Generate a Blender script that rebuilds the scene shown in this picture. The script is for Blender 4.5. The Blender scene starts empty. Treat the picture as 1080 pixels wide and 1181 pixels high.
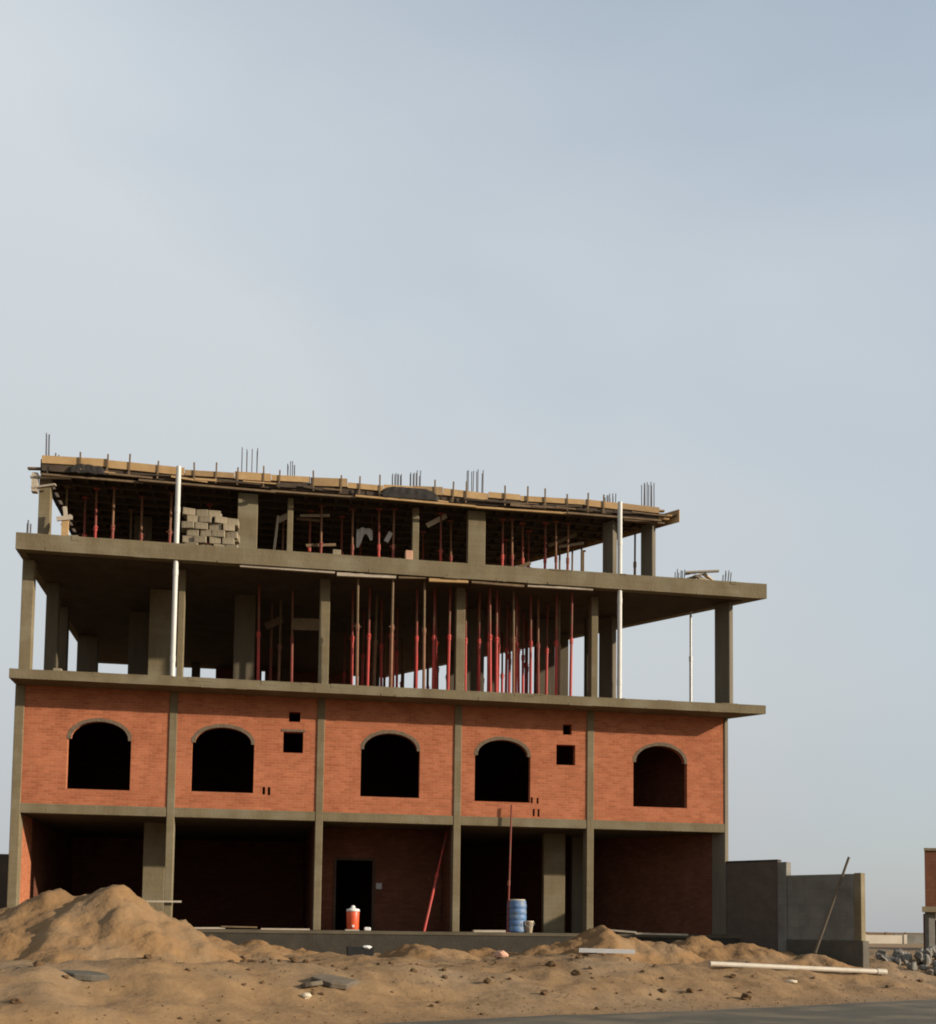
import bpy, bmesh, math, random
from mathutils import Vector, Matrix, noise
random.seed(11)
scene = bpy.context.scene
COL = scene.collection
R_ = math.radians

# ------------------------------------------------------------------ camera
# world frame: x along the facade, y into the building, z up; z = 0 is eye level
CX, CY = 6.658, -31.46
M3 = Matrix(((0.98451121, 0.17362543, -0.02432879), (-0.17487306, 0.98241184, -0.06547051), (0.01253355, 0.06871091, 0.99755788)))
cd = bpy.data.cameras.new('camera'); cam = bpy.data.objects.new('camera', cd); COL.objects.link(cam)
rt, fw, up = M3.col[0], M3.col[1], M3.col[2]
mw = Matrix.Identity(4)
for i in range(3):
    mw[i][0] = rt[i]; mw[i][1] = up[i]; mw[i][2] = -fw[i]
mw[0][3], mw[1][3], mw[2][3] = CX, CY, 0
cam.matrix_world = mw
cd.sensor_fit = 'VERTICAL'; cd.sensor_height = 36; cd.lens = 1315.148/1181*36
cd.shift_y = (980.22-590.5)/1181; cd.shift_x = 0
cd.clip_end = 9000; cd.clip_start = .1
scene.camera = cam

# ------------------------------------------------------------------ light
SUN = Vector((2.15, -1.0, 0)).normalized()
EL = R_(16.8)
AZ = math.atan2(SUN.x, SUN.y)
sd = Vector((SUN.x*math.cos(EL), SUN.y*math.cos(EL), math.sin(EL)))
ld = bpy.data.lights.new('sun', 'SUN'); ld.energy = 5.0; ld.angle = R_(1.0); ld.color = (1, .88, .72)
lo = bpy.data.objects.new('sun', ld); COL.objects.link(lo); lo.rotation_euler = sd.to_track_quat('Z', 'Y').to_euler()

def nd(nt, typ, **kw):
    n = nt.nodes.new(typ)
    for k, v in kw.items():
        if k.startswith('i_'): n.inputs[k[2:].replace('_', ' ')].default_value = v
        else: setattr(n, k, v)
    return n

w = bpy.data.worlds.new('World'); scene.world = w; w.use_nodes = True
nt = w.node_tree; nt.nodes.clear(); L = nt.links.new
sky = nd(nt, 'ShaderNodeTexSky', sky_type='NISHITA', sun_disc=False, sun_elevation=EL, sun_rotation=AZ, dust_density=1.6, air_density=1.0, ozone_density=1.5)
bg1 = nd(nt, 'ShaderNodeBackground', i_Strength=0.115)
hv = nd(nt, 'ShaderNodeMix', data_type='RGBA', blend_type='MULTIPLY'); hv.inputs['Factor'].default_value = 1; L(sky.outputs[0], hv.inputs[6]); hv.inputs[7].default_value = (.96, 1.07, 1.09, 1)
L(hv.outputs[2], bg1.inputs[0])
tc = nd(nt, 'ShaderNodeTexCoord')
mp = nd(nt, 'ShaderNodeMapping'); mp.inputs['Scale'].default_value = (1.0, 1.0, 2.2)
L(tc.outputs['Generated'], mp.inputs[0])
nz = nd(nt, 'ShaderNodeTexNoise', i_Scale=1.5, i_Detail=4.0, i_Roughness=.45, i_Distortion=.3)
L(mp.outputs[0], nz.inputs['Vector'])
sp = nd(nt, 'ShaderNodeSeparateXYZ'); L(tc.outputs['Generated'], sp.inputs[0])
# thin dusty cloud: thicker to the west (towards -x) and near the horizon
def math_(op, a, b=None, c=None, clamp=False):
    n = nd(nt, 'ShaderNodeMath', operation=op, use_clamp=clamp)
    for i, v in enumerate((a, b, c)):
        if v is None: continue
        if isinstance(v, (int, float)): n.inputs[i].default_value = v
        else: L(v, n.inputs[i])
    return n.outputs[0]
side = math_('MULTIPLY_ADD', sp.outputs[0], -0.62, 0.84)
low = math_('MULTIPLY_ADD', sp.outputs[2], -0.75, 0.40)
nn = math_('MULTIPLY_ADD', nz.outputs[0], 0.85, -0.425)
s1 = math_('ADD', side, low); fac = math_('ADD', s1, nn)
fac = math_('MINIMUM', math_('MAXIMUM', fac, 0.35), 0.96)
hz = nd(nt, 'ShaderNodeValToRGB')
cr = hz.color_ramp; cr.elements[0].position = 0.0; cr.elements[0].color = (.385, .39, .41, 1)
cr.elements[1].position = 0.6; cr.elements[1].color = (.54, .583, .612, 1)
e = cr.elements.new(.22); e.color = (.475, .503, .515, 1)
L(sp.outputs[2], hz.inputs[0])
bg2 = nd(nt, 'ShaderNodeBackground', i_Strength=.815); L(hz.outputs[0], bg2.inputs[0])
mx = nd(nt, 'ShaderNodeMixShader'); L(fac, mx.inputs[0]); L(bg1.outputs[0], mx.inputs[1]); L(bg2.outputs[0], mx.inputs[2])
wo = nd(nt, 'ShaderNodeOutputWorld'); L(mx.outputs[0], wo.inputs[0])

scene.view_settings.view_transform = 'Standard'; scene.view_settings.look = 'None'
scene.view_settings.exposure = 0.6; scene.view_settings.gamma = 1.0
scene.render.engine = 'CYCLES'
scene.cycles.filter_width = 1.9
scene.cycles.max_bounces = 6; scene.cycles.diffuse_bounces = 4

# ------------------------------------------------------------------ materials
def mat(name, c1, c2=None, scale=3.0, rough=.9, bump=.0, bscale=20.0, c3=None, scale3=.6, streak=False, spec=.2, detail=6, metal=0., bdist=.02, boards=None):
    m = bpy.data.materials.new(name); m.use_nodes = True
    t = m.node_tree; b = t.nodes['Principled BSDF']; l = t.links.new
    b.inputs['Roughness'].default_value = rough; b.inputs['Specular IOR Level'].default_value = spec; b.inputs['Metallic'].default_value = metal
    co = t.nodes.new('ShaderNodeTexCoord')
    src = co.outputs['Object']
    if c2 is None: c2 = tuple(x*.8 for x in c1)
    n = t.nodes.new('ShaderNodeTexNoise'); n.inputs['Scale'].default_value = scale; n.inputs['Detail'].default_value = detail; n.inputs['Roughness'].default_value = .65
    if streak:
        mpn = t.nodes.new('ShaderNodeMapping'); mpn.inputs['Scale'].default_value = (1, 1, .18); l(src, mpn.inputs[0]); l(mpn.outputs[0], n.inputs['Vector'])
    else: l(src, n.inputs['Vector'])
    r = t.nodes.new('ShaderNodeValToRGB'); r.color_ramp.elements[0].position = .32; r.color_ramp.elements[1].position = .68
    r.color_ramp.elements[0].color = (*c2, 1); r.color_ramp.elements[1].color = (*c1, 1)
    l(n.outputs[0], r.inputs[0]); out = r.outputs[0]
    if c3:
        n3 = t.nodes.new('ShaderNodeTexNoise'); n3.inputs['Scale'].default_value = scale3; n3.inputs['Detail'].default_value = 4; l(src, n3.inputs['Vector'])
        r3 = t.nodes.new('ShaderNodeValToRGB'); r3.color_ramp.elements[0].position = .48; r3.color_ramp.elements[1].position = .66
        l(n3.outputs[0], r3.inputs[0])
        mi = t.nodes.new('ShaderNodeMix'); mi.data_type = 'RGBA'; l(r3.outputs[0], mi.inputs['Factor']); l(out, mi.inputs[6]); mi.inputs[7].default_value = (*c3, 1)
        out = mi.outputs[2]
    if boards:
        sx = t.nodes.new('ShaderNodeSeparateXYZ'); l(src, sx.inputs[0])
        us = t.nodes.new('ShaderNodeMath'); us.operation = 'SUBTRACT'; l(sx.outputs[0], us.inputs[0]); l(sx.outputs[1], us.inputs[1])
        cx = t.nodes.new('ShaderNodeCombineXYZ'); l(us.outputs[0], cx.inputs[0]); l(sx.outputs[2], cx.inputs[1])
        bt = t.nodes.new('ShaderNodeTexBrick'); l(cx.outputs[0], bt.inputs['Vector']); bt.inputs['Scale'].default_value = 1
        bt.inputs['Brick Width'].default_value = boards[0]; bt.inputs['Row Height'].default_value = boards[1]; bt.inputs['Mortar Size'].default_value = .008; bt.inputs['Mortar Smooth'].default_value = .5
        bt.inputs['Color1'].default_value = (1, 1, 1, 1); bt.inputs['Color2'].default_value = (boards[2],)*3+(1,); bt.inputs['Mortar'].default_value = (boards[3],)*3+(1,)
        mb_ = t.nodes.new('ShaderNodeMix'); mb_.data_type = 'RGBA'; mb_.blend_type = 'MULTIPLY'; mb_.inputs['Factor'].default_value = 1
        l(out, mb_.inputs[6]); l(bt.outputs['Color'], mb_.inputs[7]); out = mb_.outputs[2]
    l(out, b.inputs['Base Color'])
    if bump:
        n2 = t.nodes.new('ShaderNodeTexNoise'); n2.inputs['Scale'].default_value = bscale; n2.inputs['Detail'].default_value = 6; l(src, n2.inputs['Vector'])
        bp = t.nodes.new('ShaderNodeBump'); bp.inputs['Strength'].default_value = bump; bp.inputs['Distance'].default_value = bdist
        l(n2.outputs[0], bp.inputs['Height']); l(bp.outputs[0], b.inputs['Normal'])
    return m

def brick_mat(name, c1, c2, mortar, bw=.25, rh=.085):
    m = bpy.data.materials.new(name); m.use_nodes = True
    t = m.node_tree; b = t.nodes['Principled BSDF']; l = t.links.new
    b.inputs['Roughness'].default_value = .93; b.inputs['Specular IOR Level'].default_value = .1
    co = t.nodes.new('ShaderNodeTexCoord'); s = t.nodes.new('ShaderNodeSeparateXYZ'); l(co.outputs['Object'], s.inputs[0])
    u = t.nodes.new('ShaderNodeMath'); u.operation = 'SUBTRACT'; l(s.outputs[0], u.inputs[0]); l(s.outputs[1], u.inputs[1])
    c = t.nodes.new('ShaderNodeCombineXYZ'); l(u.outputs[0], c.inputs[0]); l(s.outputs[2], c.inputs[1])
    br = t.nodes.new('ShaderNodeTexBrick'); l(c.outputs[0], br.inputs['Vector'])
    br.inputs['Color1'].default_value = (*c1, 1); br.inputs['Color2'].default_value = (*c2, 1); br.inputs['Mortar'].default_value = (*mortar, 1)
    br.inputs['Scale'].default_value = 1; br.inputs['Brick Width'].default_value = bw; br.inputs['Row Height'].default_value = rh
    br.inputs['Mortar Size'].default_value = .008; br.inputs['Mortar Smooth'].default_value = .3; br.inputs['Bias'].default_value = -.1
    n = t.nodes.new('ShaderNodeTexNoise'); n.inputs['Scale'].default_value = 1.3; n.inputs['Detail'].default_value = 7; n.inputs['Roughness'].default_value = .7; l(co.outputs['Object'], n.inputs['Vector'])
    r = t.nodes.new('ShaderNodeValToRGB'); r.color_ramp.elements[0].position = .35; r.color_ramp.elements[1].position = .7
    r.color_ramp.elements[0].color = (.82, .78, .76, 1); r.color_ramp.elements[1].color = (1.10, 1.10, 1.08, 1); l(n.outputs[0], r.inputs[0])
    mu = t.nodes.new('ShaderNodeMix'); mu.data_type = 'RGBA'; mu.blend_type = 'MULTIPLY'; mu.inputs['Factor'].default_value = 1
    l(br.outputs['Color'], mu.inputs[6]); l(r.outputs[0], mu.inputs[7])
    # pale mortar smears
    n4 = t.nodes.new('ShaderNodeTexNoise'); n4.inputs['Scale'].default_value = 3.1; n4.inputs['Detail'].default_value = 8; n4.inputs['Roughness'].default_value = .75; l(co.outputs['Object'], n4.inputs['Vector'])
    r4 = t.nodes.new('ShaderNodeValToRGB'); r4.color_ramp.elements[0].position = .62; r4.color_ramp.elements[1].position = .74
    r4.color_ramp.elements[1].color = (.6, .6, .6, 1); l(n4.outputs[0], r4.inputs[0])
    m2 = t.nodes.new('ShaderNodeMix'); m2.data_type = 'RGBA'; l(r4.outputs[0], m2.inputs['Factor']); l(mu.outputs[2], m2.inputs[6]); m2.inputs[7].default_value = (.25, .15, .085, 1)
    l(m2.outputs[2], b.inputs['Base Color'])
    bp = t.nodes.new('ShaderNodeBump'); bp.inputs['Strength'].default_value = .5; bp.inputs['Distance'].default_value = .01
    l(br.outputs['Fac'], bp.inputs['Height']); bp.invert = True; l(bp.outputs[0], b.inputs['Normal'])
    return m

M = {}
M['concrete'] = mat('raw concrete', (0.1620, 0.1282, 0.0749), (0.1188, 0.0922, 0.0519), 2.2, .92, .35, 18, c3=(0.1692, 0.1404, 0.0900), scale3=1.1, streak=True, boards=(1.3, .155, .90, .84))
M['footcon'] = mat('mud splashed concrete', (.085, .074, .056), (.060, .052, .040), 2.5, .92, .35, 18)
M['sideshadecon'] = mat('concrete with painted side shade', (.125, .105, .075), (.09, .075, .054), 2.2, .92, .35, 18, streak=True)  # darker copy of the concrete; paints shade on the skewed columns
M['innershadecon'] = mat('concrete with interior shade', (0.0975, 0.0780, 0.0520), (0.0650, 0.0520, 0.0351), 2.2, .92, .35, 18, streak=True)  # darker copy of the concrete with interior shade in its colour
M['floorcon'] = mat('dusty floor concrete', (0.0975, 0.0788, 0.0525), (0.0675, 0.0540, 0.0360), 1.5, .95)
M['plinth'] = mat('damp plinth concrete', (0.0465, 0.0390, 0.0285), (0.0315, 0.0263, 0.0188), 3, .9, .4, 15)
M['brick'] = brick_mat('orange hollow brick', (.360, .122, .061), (.275, .088, .042), (.31, .150, .085), .22, .075)
M['shadebrick'] = brick_mat('brown brick with painted shade', (0.1300, 0.0494, 0.0286), (0.0975, 0.0364, 0.0208), (0.0780, 0.0442, 0.0286))  # brick darkened to paint interior shade; also serves the neighbour's brown brick
M['trim'] = mat('cement arch trim', (.150, .108, .072), (.090, .066, .045), 9, .95, .5, 30)
M['sand'] = mat('dry sand', (0.2052, 0.1253, 0.0594), (0.1404, 0.0832, 0.0389), 1.6, .97, .55, 5, c3=(0.1782, 0.1210, 0.0691), scale3=.35, detail=9, bdist=.06)
M['heap'] = mat('dug sandy soil', (0.2035, 0.1166, 0.0506), (0.1485, 0.0836, 0.0363), 1.3, .97, .7, 6, c3=(0.1815, 0.1144, 0.0594), scale3=.9, detail=9, bdist=.06)
M['road'] = mat('dusty asphalt', (.080, .070, .052), (.058, .052, .040), 2.2, .9, .4, 60, c3=(.125, .10, .068), scale3=.8)
M['wood'] = mat('fresh shuttering timber', (0.3713, 0.2451, 0.1188), (0.2822, 0.1707, 0.0743), 2.5, .85, .2, 30)
M['wornwood'] = mat('worn shuttering timber', (.29, .19, .095), (.20, .125, .06), 2.5, .85, .2, 30)
M['oldwood'] = mat('weathered timber', (0.1590, 0.1084, 0.0615), (0.0939, 0.0615, 0.0361), 3, .9, .2, 30)
M['darkshadewood'] = mat('dark ply with painted shade', (0.0653, 0.0464, 0.0319), (0.0406, 0.0290, 0.0203), 2, .9)  # dark wood tone; carries painted shade under slab and deck
M['rebar'] = mat('dark steel bar', (.085, .085, .095), (.06, .05, .05), 8, .7)
M['redsteel'] = mat('red painted steel', (.38, .042, .034), (.28, .036, .028), 4, .6, c3=(.15, .07, .045), scale3=1.5)
M['dullred'] = mat('dull rusted red steel', (.20, .046, .034), (.14, .036, .027), 4, .75, c3=(.13, .075, .045), scale3=1.5)
M['rust'] = mat('rusty steel', (.20, .105, .060), (.13, .065, .038), 4, .85)
M['pvc'] = mat('white plastic pipe', (0.4500, 0.4350, 0.4050), (0.3750, 0.3600, 0.3225), 1.5, .5, spec=.4)
M['dustypvc'] = mat('dusty plastic pipe', (.40, .355, .29), (.31, .265, .205), 2.5, .6, spec=.3)
M['paleboard'] = mat('pale dusty board', (0.3599, 0.3077, 0.2422), (0.2749, 0.2225, 0.1636), 3, .9)
M['blue'] = mat('blue plastic', (.078, .150, .285), (.058, .112, .215), 5, .55, spec=.3, c3=(.13, .16, .20), scale3=4)
M['orange'] = mat('orange plastic', (0.5270, 0.0723, 0.0213), (0.4420, 0.0595, 0.0170), 2, .45, spec=.4)
M['white'] = mat('white plastic', (0.5625, 0.5550, 0.5400), (0.4950, 0.4800, 0.4500), 3, .5)
M['cream'] = mat('cream plastic', (.50, .42, .31), (.40, .33, .24), 3, .6)
M['black'] = mat('black plastic', (.018, .017, .016), (.012, .011, .011), 3, .6)
M['sheet'] = mat('black sheeting', (.028, .023, .019), (.018, .015, .013), 5, .7, .3, 8)
M['greyblock'] = mat('grey cement render', (.155, .145, .125), (.118, .110, .094), 1.6, .95, .3, 20, c3=(.178, .165, .14), scale3=.8, boards=(.42, .21, .88, .8))
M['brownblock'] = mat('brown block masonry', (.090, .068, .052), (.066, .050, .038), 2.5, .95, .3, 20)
M['block'] = mat('rough sand block', (0.2363, 0.1957, 0.1350), (0.1620, 0.1283, 0.0810), 4, .95, .5, 14)
M['rock'] = mat('broken concrete', (0.2023, 0.1846, 0.1607), (0.1190, 0.1072, 0.0893), 3, .95, .5, 10)
M['scrap'] = mat('dusty paving', (0.1102, 0.0892, 0.0656), (0.0788, 0.0604, 0.0420), 4, .95, .4, 12)
M['clod'] = mat('brown earth clod', (0.1092, 0.0637, 0.0300), (0.0728, 0.0410, 0.0191), 4, .97, .5, 10)
M['farwhite'] = mat('far pale render', (0.4340, 0.3780, 0.3010), (0.3780, 0.3220, 0.2520), .6, .9)
M['galv'] = mat('grey galvanised steel', (.34, .33, .31), (.27, .26, .25), 5, .55)
M['terracotta'] = mat('pink clay block', (.45, .26, .18), (.36, .20, .13), 5, .9)

# ------------------------------------------------------------------ mesh helpers
class MB:
    def __init__(s): s.v = []; s.f = []; s.m = []
    def add(s, vs, fs, mi=0):
        o = len(s.v); s.v += [tuple(v) for v in vs]; s.f += [tuple(i+o for i in f) for f in fs]; s.m += [mi]*len(fs); return s
    def hexa(s, p, mi=0):
        return s.add(p, [(0, 3, 2, 1), (4, 5, 6, 7), (0, 1, 5, 4), (1, 2, 6, 5), (2, 3, 7, 6), (3, 0, 4, 7)], mi)
    def box(s, x0, x1, y0, y1, z0, z1, mi=0):
        return s.hexa([(x0, y0, z0), (x1, y0, z0), (x1, y1, z0), (x0, y1, z0), (x0, y0, z1), (x1, y0, z1), (x1, y1, z1), (x0, y1, z1)], mi)
    def beam(s, p0, p1, wd, ht, mi=0, upv=(0, 0, 1)):
        p0, p1 = Vector(p0), Vector(p1); d = (p1-p0).normalized(); u = Vector(upv)
        if abs(d.dot(u)) > .95: u = Vector((0, 1, 0))
        a = d.cross(u).normalized()*wd/2; b = a.cross(d).normalized()*ht/2
        return s.hexa([p0-a-b, p0+a-b, p1+a-b, p1-a-b, p0-a+b, p0+a+b, p1+a+b, p1-a+b], mi)
    def tube(s, p0, p1, r, r1=None, n=10, mi=0):
        p0, p1 = Vector(p0), Vector(p1); r1 = r if r1 is None else r1; d = (p1-p0).normalized()
        u = Vector((0, 0, 1)) if abs(d.z) < .9 else Vector((1, 0, 0)); a = d.cross(u).normalized(); b = d.cross(a)
        vs = []
        for k in range(n):
            t = 2*math.pi*k/n; vs.append(p0+(a*math.cos(t)+b*math.sin(t))*r)
        for k in range(n):
            t = 2*math.pi*k/n; vs.append(p1+(a*math.cos(t)+b*math.sin(t))*r1)
        fs = [(k, (k+1) % n, n+(k+1) % n, n+k) for k in range(n)] + [tuple(range(n))[::-1], tuple(range(n, 2*n))]
        return s.add(vs, fs, mi)
    def lathe(s, c, prof, n=24, mi=0):
        vs = []; fs = []
        for (r, z) in prof:
            for k in range(n):
                t = 2*math.pi*k/n; vs.append((c[0]+r*math.cos(t), c[1]+r*math.sin(t), c[2]+z))
        for j in range(len(prof)-1):
            for k in range(n): fs.append((j*n+k, j*n+(k+1) % n, (j+1)*n+(k+1) % n, (j+1)*n+k))
        fs += [tuple(range(n))[::-1], tuple(range((len(prof)-1)*n, len(prof)*n))]
        return s.add(vs, fs, mi)
    def prism(s, poly, z0, z1, mi=0):
        n = len(poly); vs = [(x, y, z0) for x, y in poly]+[(x, y, z1) for x, y in poly]
        fs = [tuple(range(n))[::-1], tuple(range(n, 2*n))]+[(k, (k+1) % n, n+(k+1) % n, n+k) for k in range(n)]
        return s.add(vs, fs, mi)
    def build(s, name, m, parent=None, smooth=False, bevel=0, loc=None):
        me = bpy.data.meshes.new(name); me.from_pydata(s.v, [], s.f)
        ms = m if isinstance(m, (list, tuple)) else [m]
        for x in ms: me.materials.append(M[x])
        for p, i in zip(me.polygons, s.m): p.material_index = i
        bm = bmesh.new(); bm.from_mesh(me); bmesh.ops.recalc_face_normals(bm, faces=bm.faces)
        if bevel: bmesh.ops.bevel(bm, geom=[e for e in bm.edges if e.calc_face_angle(0) > .6], offset=bevel, segments=1, affect='EDGES', clamp_overlap=True)
        bm.to_mesh(me); bm.free()
        if smooth:
            for p in me.polygons: p.use_smooth = True
        if loc is not None: me.transform(Matrix.Translation(-Vector(loc)))
        o = bpy.data.objects.new(name, me); COL.objects.link(o)
        if loc is not None: o.location = loc
        if parent: o.parent = parent
        return o

def tag(o, label=None, cat=None, group=None, kind=None):
    if label: o['label'] = label
    if cat: o['category'] = cat
    if group: o['group'] = group
    if kind: o['kind'] = kind
    return o
def empty(name, label, cat, loc=(0, 0, 0), group=None):
    o = bpy.data.objects.new(name, None); COL.objects.link(o); o.location = loc; o.empty_display_size = .2
    return tag(o, label, cat, group)
def copy_tree(o, parent=None):
    c = o.copy(); COL.objects.link(c)
    if parent: c.parent = parent
    for ch in list(o.children): copy_tree(ch, c)
    return c
def fbm(x, y, z=0., o=4, lac=2.1, gain=.5):
    a = 1.; s = 0.; f = 1.
    for _ in range(o):
        s += a*noise.noise(Vector((x*f, y*f, z*f+7.3*_))); a *= gain; f *= lac
    return s
def plate(name, outer, holes, y0, y1, m, parent):
    """upright wall sheet in the xz plane with holes, y0..y1 thick"""
    cu = bpy.data.curves.new(name, 'CURVE'); cu.dimensions = '2D'; cu.fill_mode = 'BOTH'; cu.extrude = (y1-y0)/2
    for poly in [outer]+holes:
        sp_ = cu.splines.new('POLY'); sp_.points.add(len(poly)-1); sp_.use_cyclic_u = True
        for q, (x, z) in zip(sp_.points, poly): q.co = (x, z, 0, 1)
    t = bpy.data.objects.new(name, cu); COL.objects.link(t)
    me = bpy.data.meshes.new_from_object(t.evaluated_get(bpy.context.evaluated_depsgraph_get()))
    bpy.data.objects.remove(t); bpy.data.curves.remove(cu)
    me.transform(Matrix.Translation((0, (y0+y1)/2, 0)) @ Matrix.Rotation(R_(90), 4, 'X'))
    me.materials.clear(); me.materials.append(M[m]); me.name = name
    o = bpy.data.objects.new(name, me); COL.objects.link(o); o.parent = parent
    for p in me.polygons: p.use_smooth = False
    return o

# ------------------------------------------------------------------ ground and road
RP = Vector((9.85, -13.6)); RD = Vector((.889, .458)); RN = Vector((-.458, .889))
def sm(t): t = min(max(t, 0), 1); return t*t*(3-2*t)
def gz(x, y):
    s = (x-RP.x)*RN.x+(y-RP.y)*RN.y
    z = -1.5+.75*sm((s-.45)/4.7)
    near = sm((s-.7)/1.2)*(1-sm((Vector((x-9, y+5)).length-22)/25))
    berm = .26*sm((s-.4)/1.0)*(1-sm((s-3.2)/2.4))*sm((9-x)/6)
    if near > 0: z += near*(.13*fbm(x*.45, y*.45, 1.5, 4)+.10*fbm(x*1.5, y*1.5, 4.5, 4)*sm((s-.8)/1.5)) + berm*(1+.8*fbm(x*.6, y*.6, 3))
    if s < -9: z += .0
    far = math.hypot(x, y)
    if far > 60: z += .35*sm((far-60)/120)+.25*fbm(x*.01, y*.01, 9, 2)
    return z
def axis(lo, hi, step, far, n):
    a = [lo+i*step for i in range(int((hi-lo)/step)+1)]
    k = [(math.exp(4.5*i/n)-1)/(math.exp(4.5)-1) for i in range(1, n+1)]
    return [lo-far*t for t in reversed(k)]+a+[a[-1]+far*t for t in k]
xs = axis(-10, 36, .17, 3500, 26); ys = axis(-19, 6, .13, 3500, 26)
vs = [(x, y, gz(x, y)) for y in ys for x in xs]; nx = len(xs)
fs = [(j*nx+i, j*nx+i+1, (j+1)*nx+i+1, (j+1)*nx+i) for j in range(len(ys)-1) for i in range(nx-1)]
g = MB(); g.add(vs, fs); tag(g.build('ground', 'sand', smooth=True), 'wide sheet of dry tan sand around the site', kind='structure')
r = MB(); NR = 120
rv = []
for i in range(NR+1):
    t = -220+440*i/NR
    for s, zz in ((-9.0, -1.488), (-4.5, -1.45), (0.05+.16*fbm(t*.35, 2.2, 0, 3), -1.488)):
        p = RP+RD*t+RN*s; rv.append((p.x, p.y, zz))
# finer nibbled edge where the camera sees it
rv = []; ts = [-220, -120, -60, -30]+[-14+.25*i for i in range(160)]+[40, 60, 120, 220]
for t in ts:
    for s, zz in ((-9.0, -1.488), (-4.5, -1.45), (.05+.5*sm((6.5-t)/6)+.16*fbm(t*.7, 2.2, 0, 5), -1.484)):
        p = RP+RD*t+RN*s; rv.append((p.x, p.y, zz))
r.add(rv, [(3*i+k, 3*i+k+1, 3*i+k+4, 3*i+k+3) for i in range(len(ts)-1) for k in (0, 1)])
tag(r.build('road', 'road', smooth=True), 'dusty grey asphalt road along the sand', kind='structure')

# ------------------------------------------------------------------ sand heaps
def heap(name, peaks, bounds, label, step=.12, amp=.09, seed=0., m='heap', group=None):
    x0, x1, y0, y1 = bounds; nx = int((x1-x0)/step)+1; ny = int((y1-y0)/step)+1
    c = ((x0+x1)/2, (y0+y1)/2, gz((x0+x1)/2, (y0+y1)/2))
    vs = []; ok = []
    for j in range(ny):
        for i in range(nx):
            x = x0+i*step; y = y0+j*step; h = 0
            wx = x+.30*fbm(x*.8, y*.8, seed+5, 3); wy = y+.30*fbm(x*.8, y*.8, seed+11, 3)
            for (px, py, ph, rx, ry) in peaks:
                d = math.hypot((wx-px)/rx, (wy-py)/ry)
                q = ph*(1-d)
                q = ph*(1-math.sqrt(d*d+.005)) if d < 1.4 else -1
                h = max(h, q) if abs(h-q) > .07 else max(h, q)+(.07-abs(h-q))**2/.28
            b = gz(x, y)
            if h > 0.0: h += min(h, .4)/.4*(amp*.55*fbm(x*1.3, y*1.3, seed, 4)+amp*.65*fbm(x*4.1, y*4.1, seed+3, 3))
            vs.append((x, y, b-.05+h)); ok.append(h > .012)
    fs = []
    for j in range(ny-1):
        for i in range(nx-1):
            q = (j*nx+i, j*nx+i+1, (j+1)*nx+i+1, (j+1)*nx+i)
            if any(ok[k] for k in q): fs.append(q)
    used = sorted({k for f in fs for k in f}); mp_ = {k: n for n, k in enumerate(used)}
    mb = MB(); mb.add([vs[k] for k in used], [tuple(mp_[k] for k in f) for f in fs])
    o = mb.build(name, m, smooth=True, loc=c)
    return tag(o, label, 'sand heap', group)
heap('sand_heap', [(3.5, -7.2, 1.68, 2.9, 3.2), (2.5, -7.0, 1.50, 2.7, 2.9), (.9, -6.6, 1.05, 3.0, 3.0), (5.6, -6.0, .55, 2.0, 1.8)], (-3.5, 8.5, -11, -2.6), 'tall twin-peaked heap of tan sand before the first ground floor bay', .1, .11, 0.)
heap('sand_heap', [(10.45, -3.2, .50, 1.25, 1.2), (11.1, -3.3, .34, 1.1, 1.0)], (8.4, 13, -5.2, -1.2), 'low rounded mound of sand below the doorway and orange cooler', .08, .08, 21.)
heap('sand_heap', [(15.2, -2.9, .92, 1.9, 1.9), (16.5, -2.7, .62, 1.8, 1.6), (13.9, -2.9, .40, 1.4, 1.2)], (11.6, 19.0, -5.6, -.5), 'broad sand heap before the rectangular inner column and blue drum', .09, .09, 33.)
heap('sand_heap', [(18.2, -1.9, .72, 1.8, 1.5), (19.6, -2.2, .58, 1.8, 1.4), (21.0, -2.9, .32, 1.6, 1.2)], (15.9, 23.2, -5, -.35), 'long sand bank falling away in front of the grey boundary wall', .09, .09, 47.)
heap('sand_heap', [(12.7, -1.5, .34, 1.5, 1.0), (12.0, -1.7, .22, .9, .8)], (10.6, 14.6, -3, -.36), 'thin sand bank against the plinth left of the blue drum', .08, .08, 71.)
heap('sand_heap', [(6.6, -2.4, .42, 1.3, 1.0), (7.6, -2.3, .30, .9, .8), (5.6, -3.0, .35, 1.2, .9)], (4, 9, -4.4, -.9), 'small ragged sand heap against the plinth below the second bay', .08, .09, 58.)

# ------------------------------------------------------------------ the unfinished building
B = empty('unfinished_building', 'four storey unfinished concrete frame building with orange brick first floor and arched windows', 'building', (0, 0, 0))
FL, GT = -.1, 6.30            # floor of the ground storey, soffit of the first slab
S1B, S1T, S2B, S2T = 6.30, 6.55, 9.70, 10.14
sk = Vector((-.6, .8))
def skx(y, off=0): return 20.78-(y+.8)*.75+off
def poly_slab(y0, off, yb=12.3, x0=0.0, njit=36, seed=0):
    """front edge slightly uneven, then the skew side, then the back"""
    p = []; xr = skx(y0, off)
    for i in range(njit+1):
        t = i/njit; p.append((x0+(xr-x0)*t, y0+.022*noise.noise(Vector((t*18, seed, 0)))))
    p += [(skx(yb, off), yb), (x0, yb)]
    return p
mb = MB(); mb.prism([(0, -.35), (skx(-.35, -.1), -.35), (skx(12.2, -.1), 12.2), (0, 12.2)], FL-.09, FL); mb.build('floor_slab', 'floorcon', B)
mb = MB(); mb.prism([(.02, -.33), (skx(-.33, -.12), -.33), (skx(12.1, -.12), 12.1), (.02, 12.1)], -1.3, FL-.092); mb.build('plinth', 'plinth', B)
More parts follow.
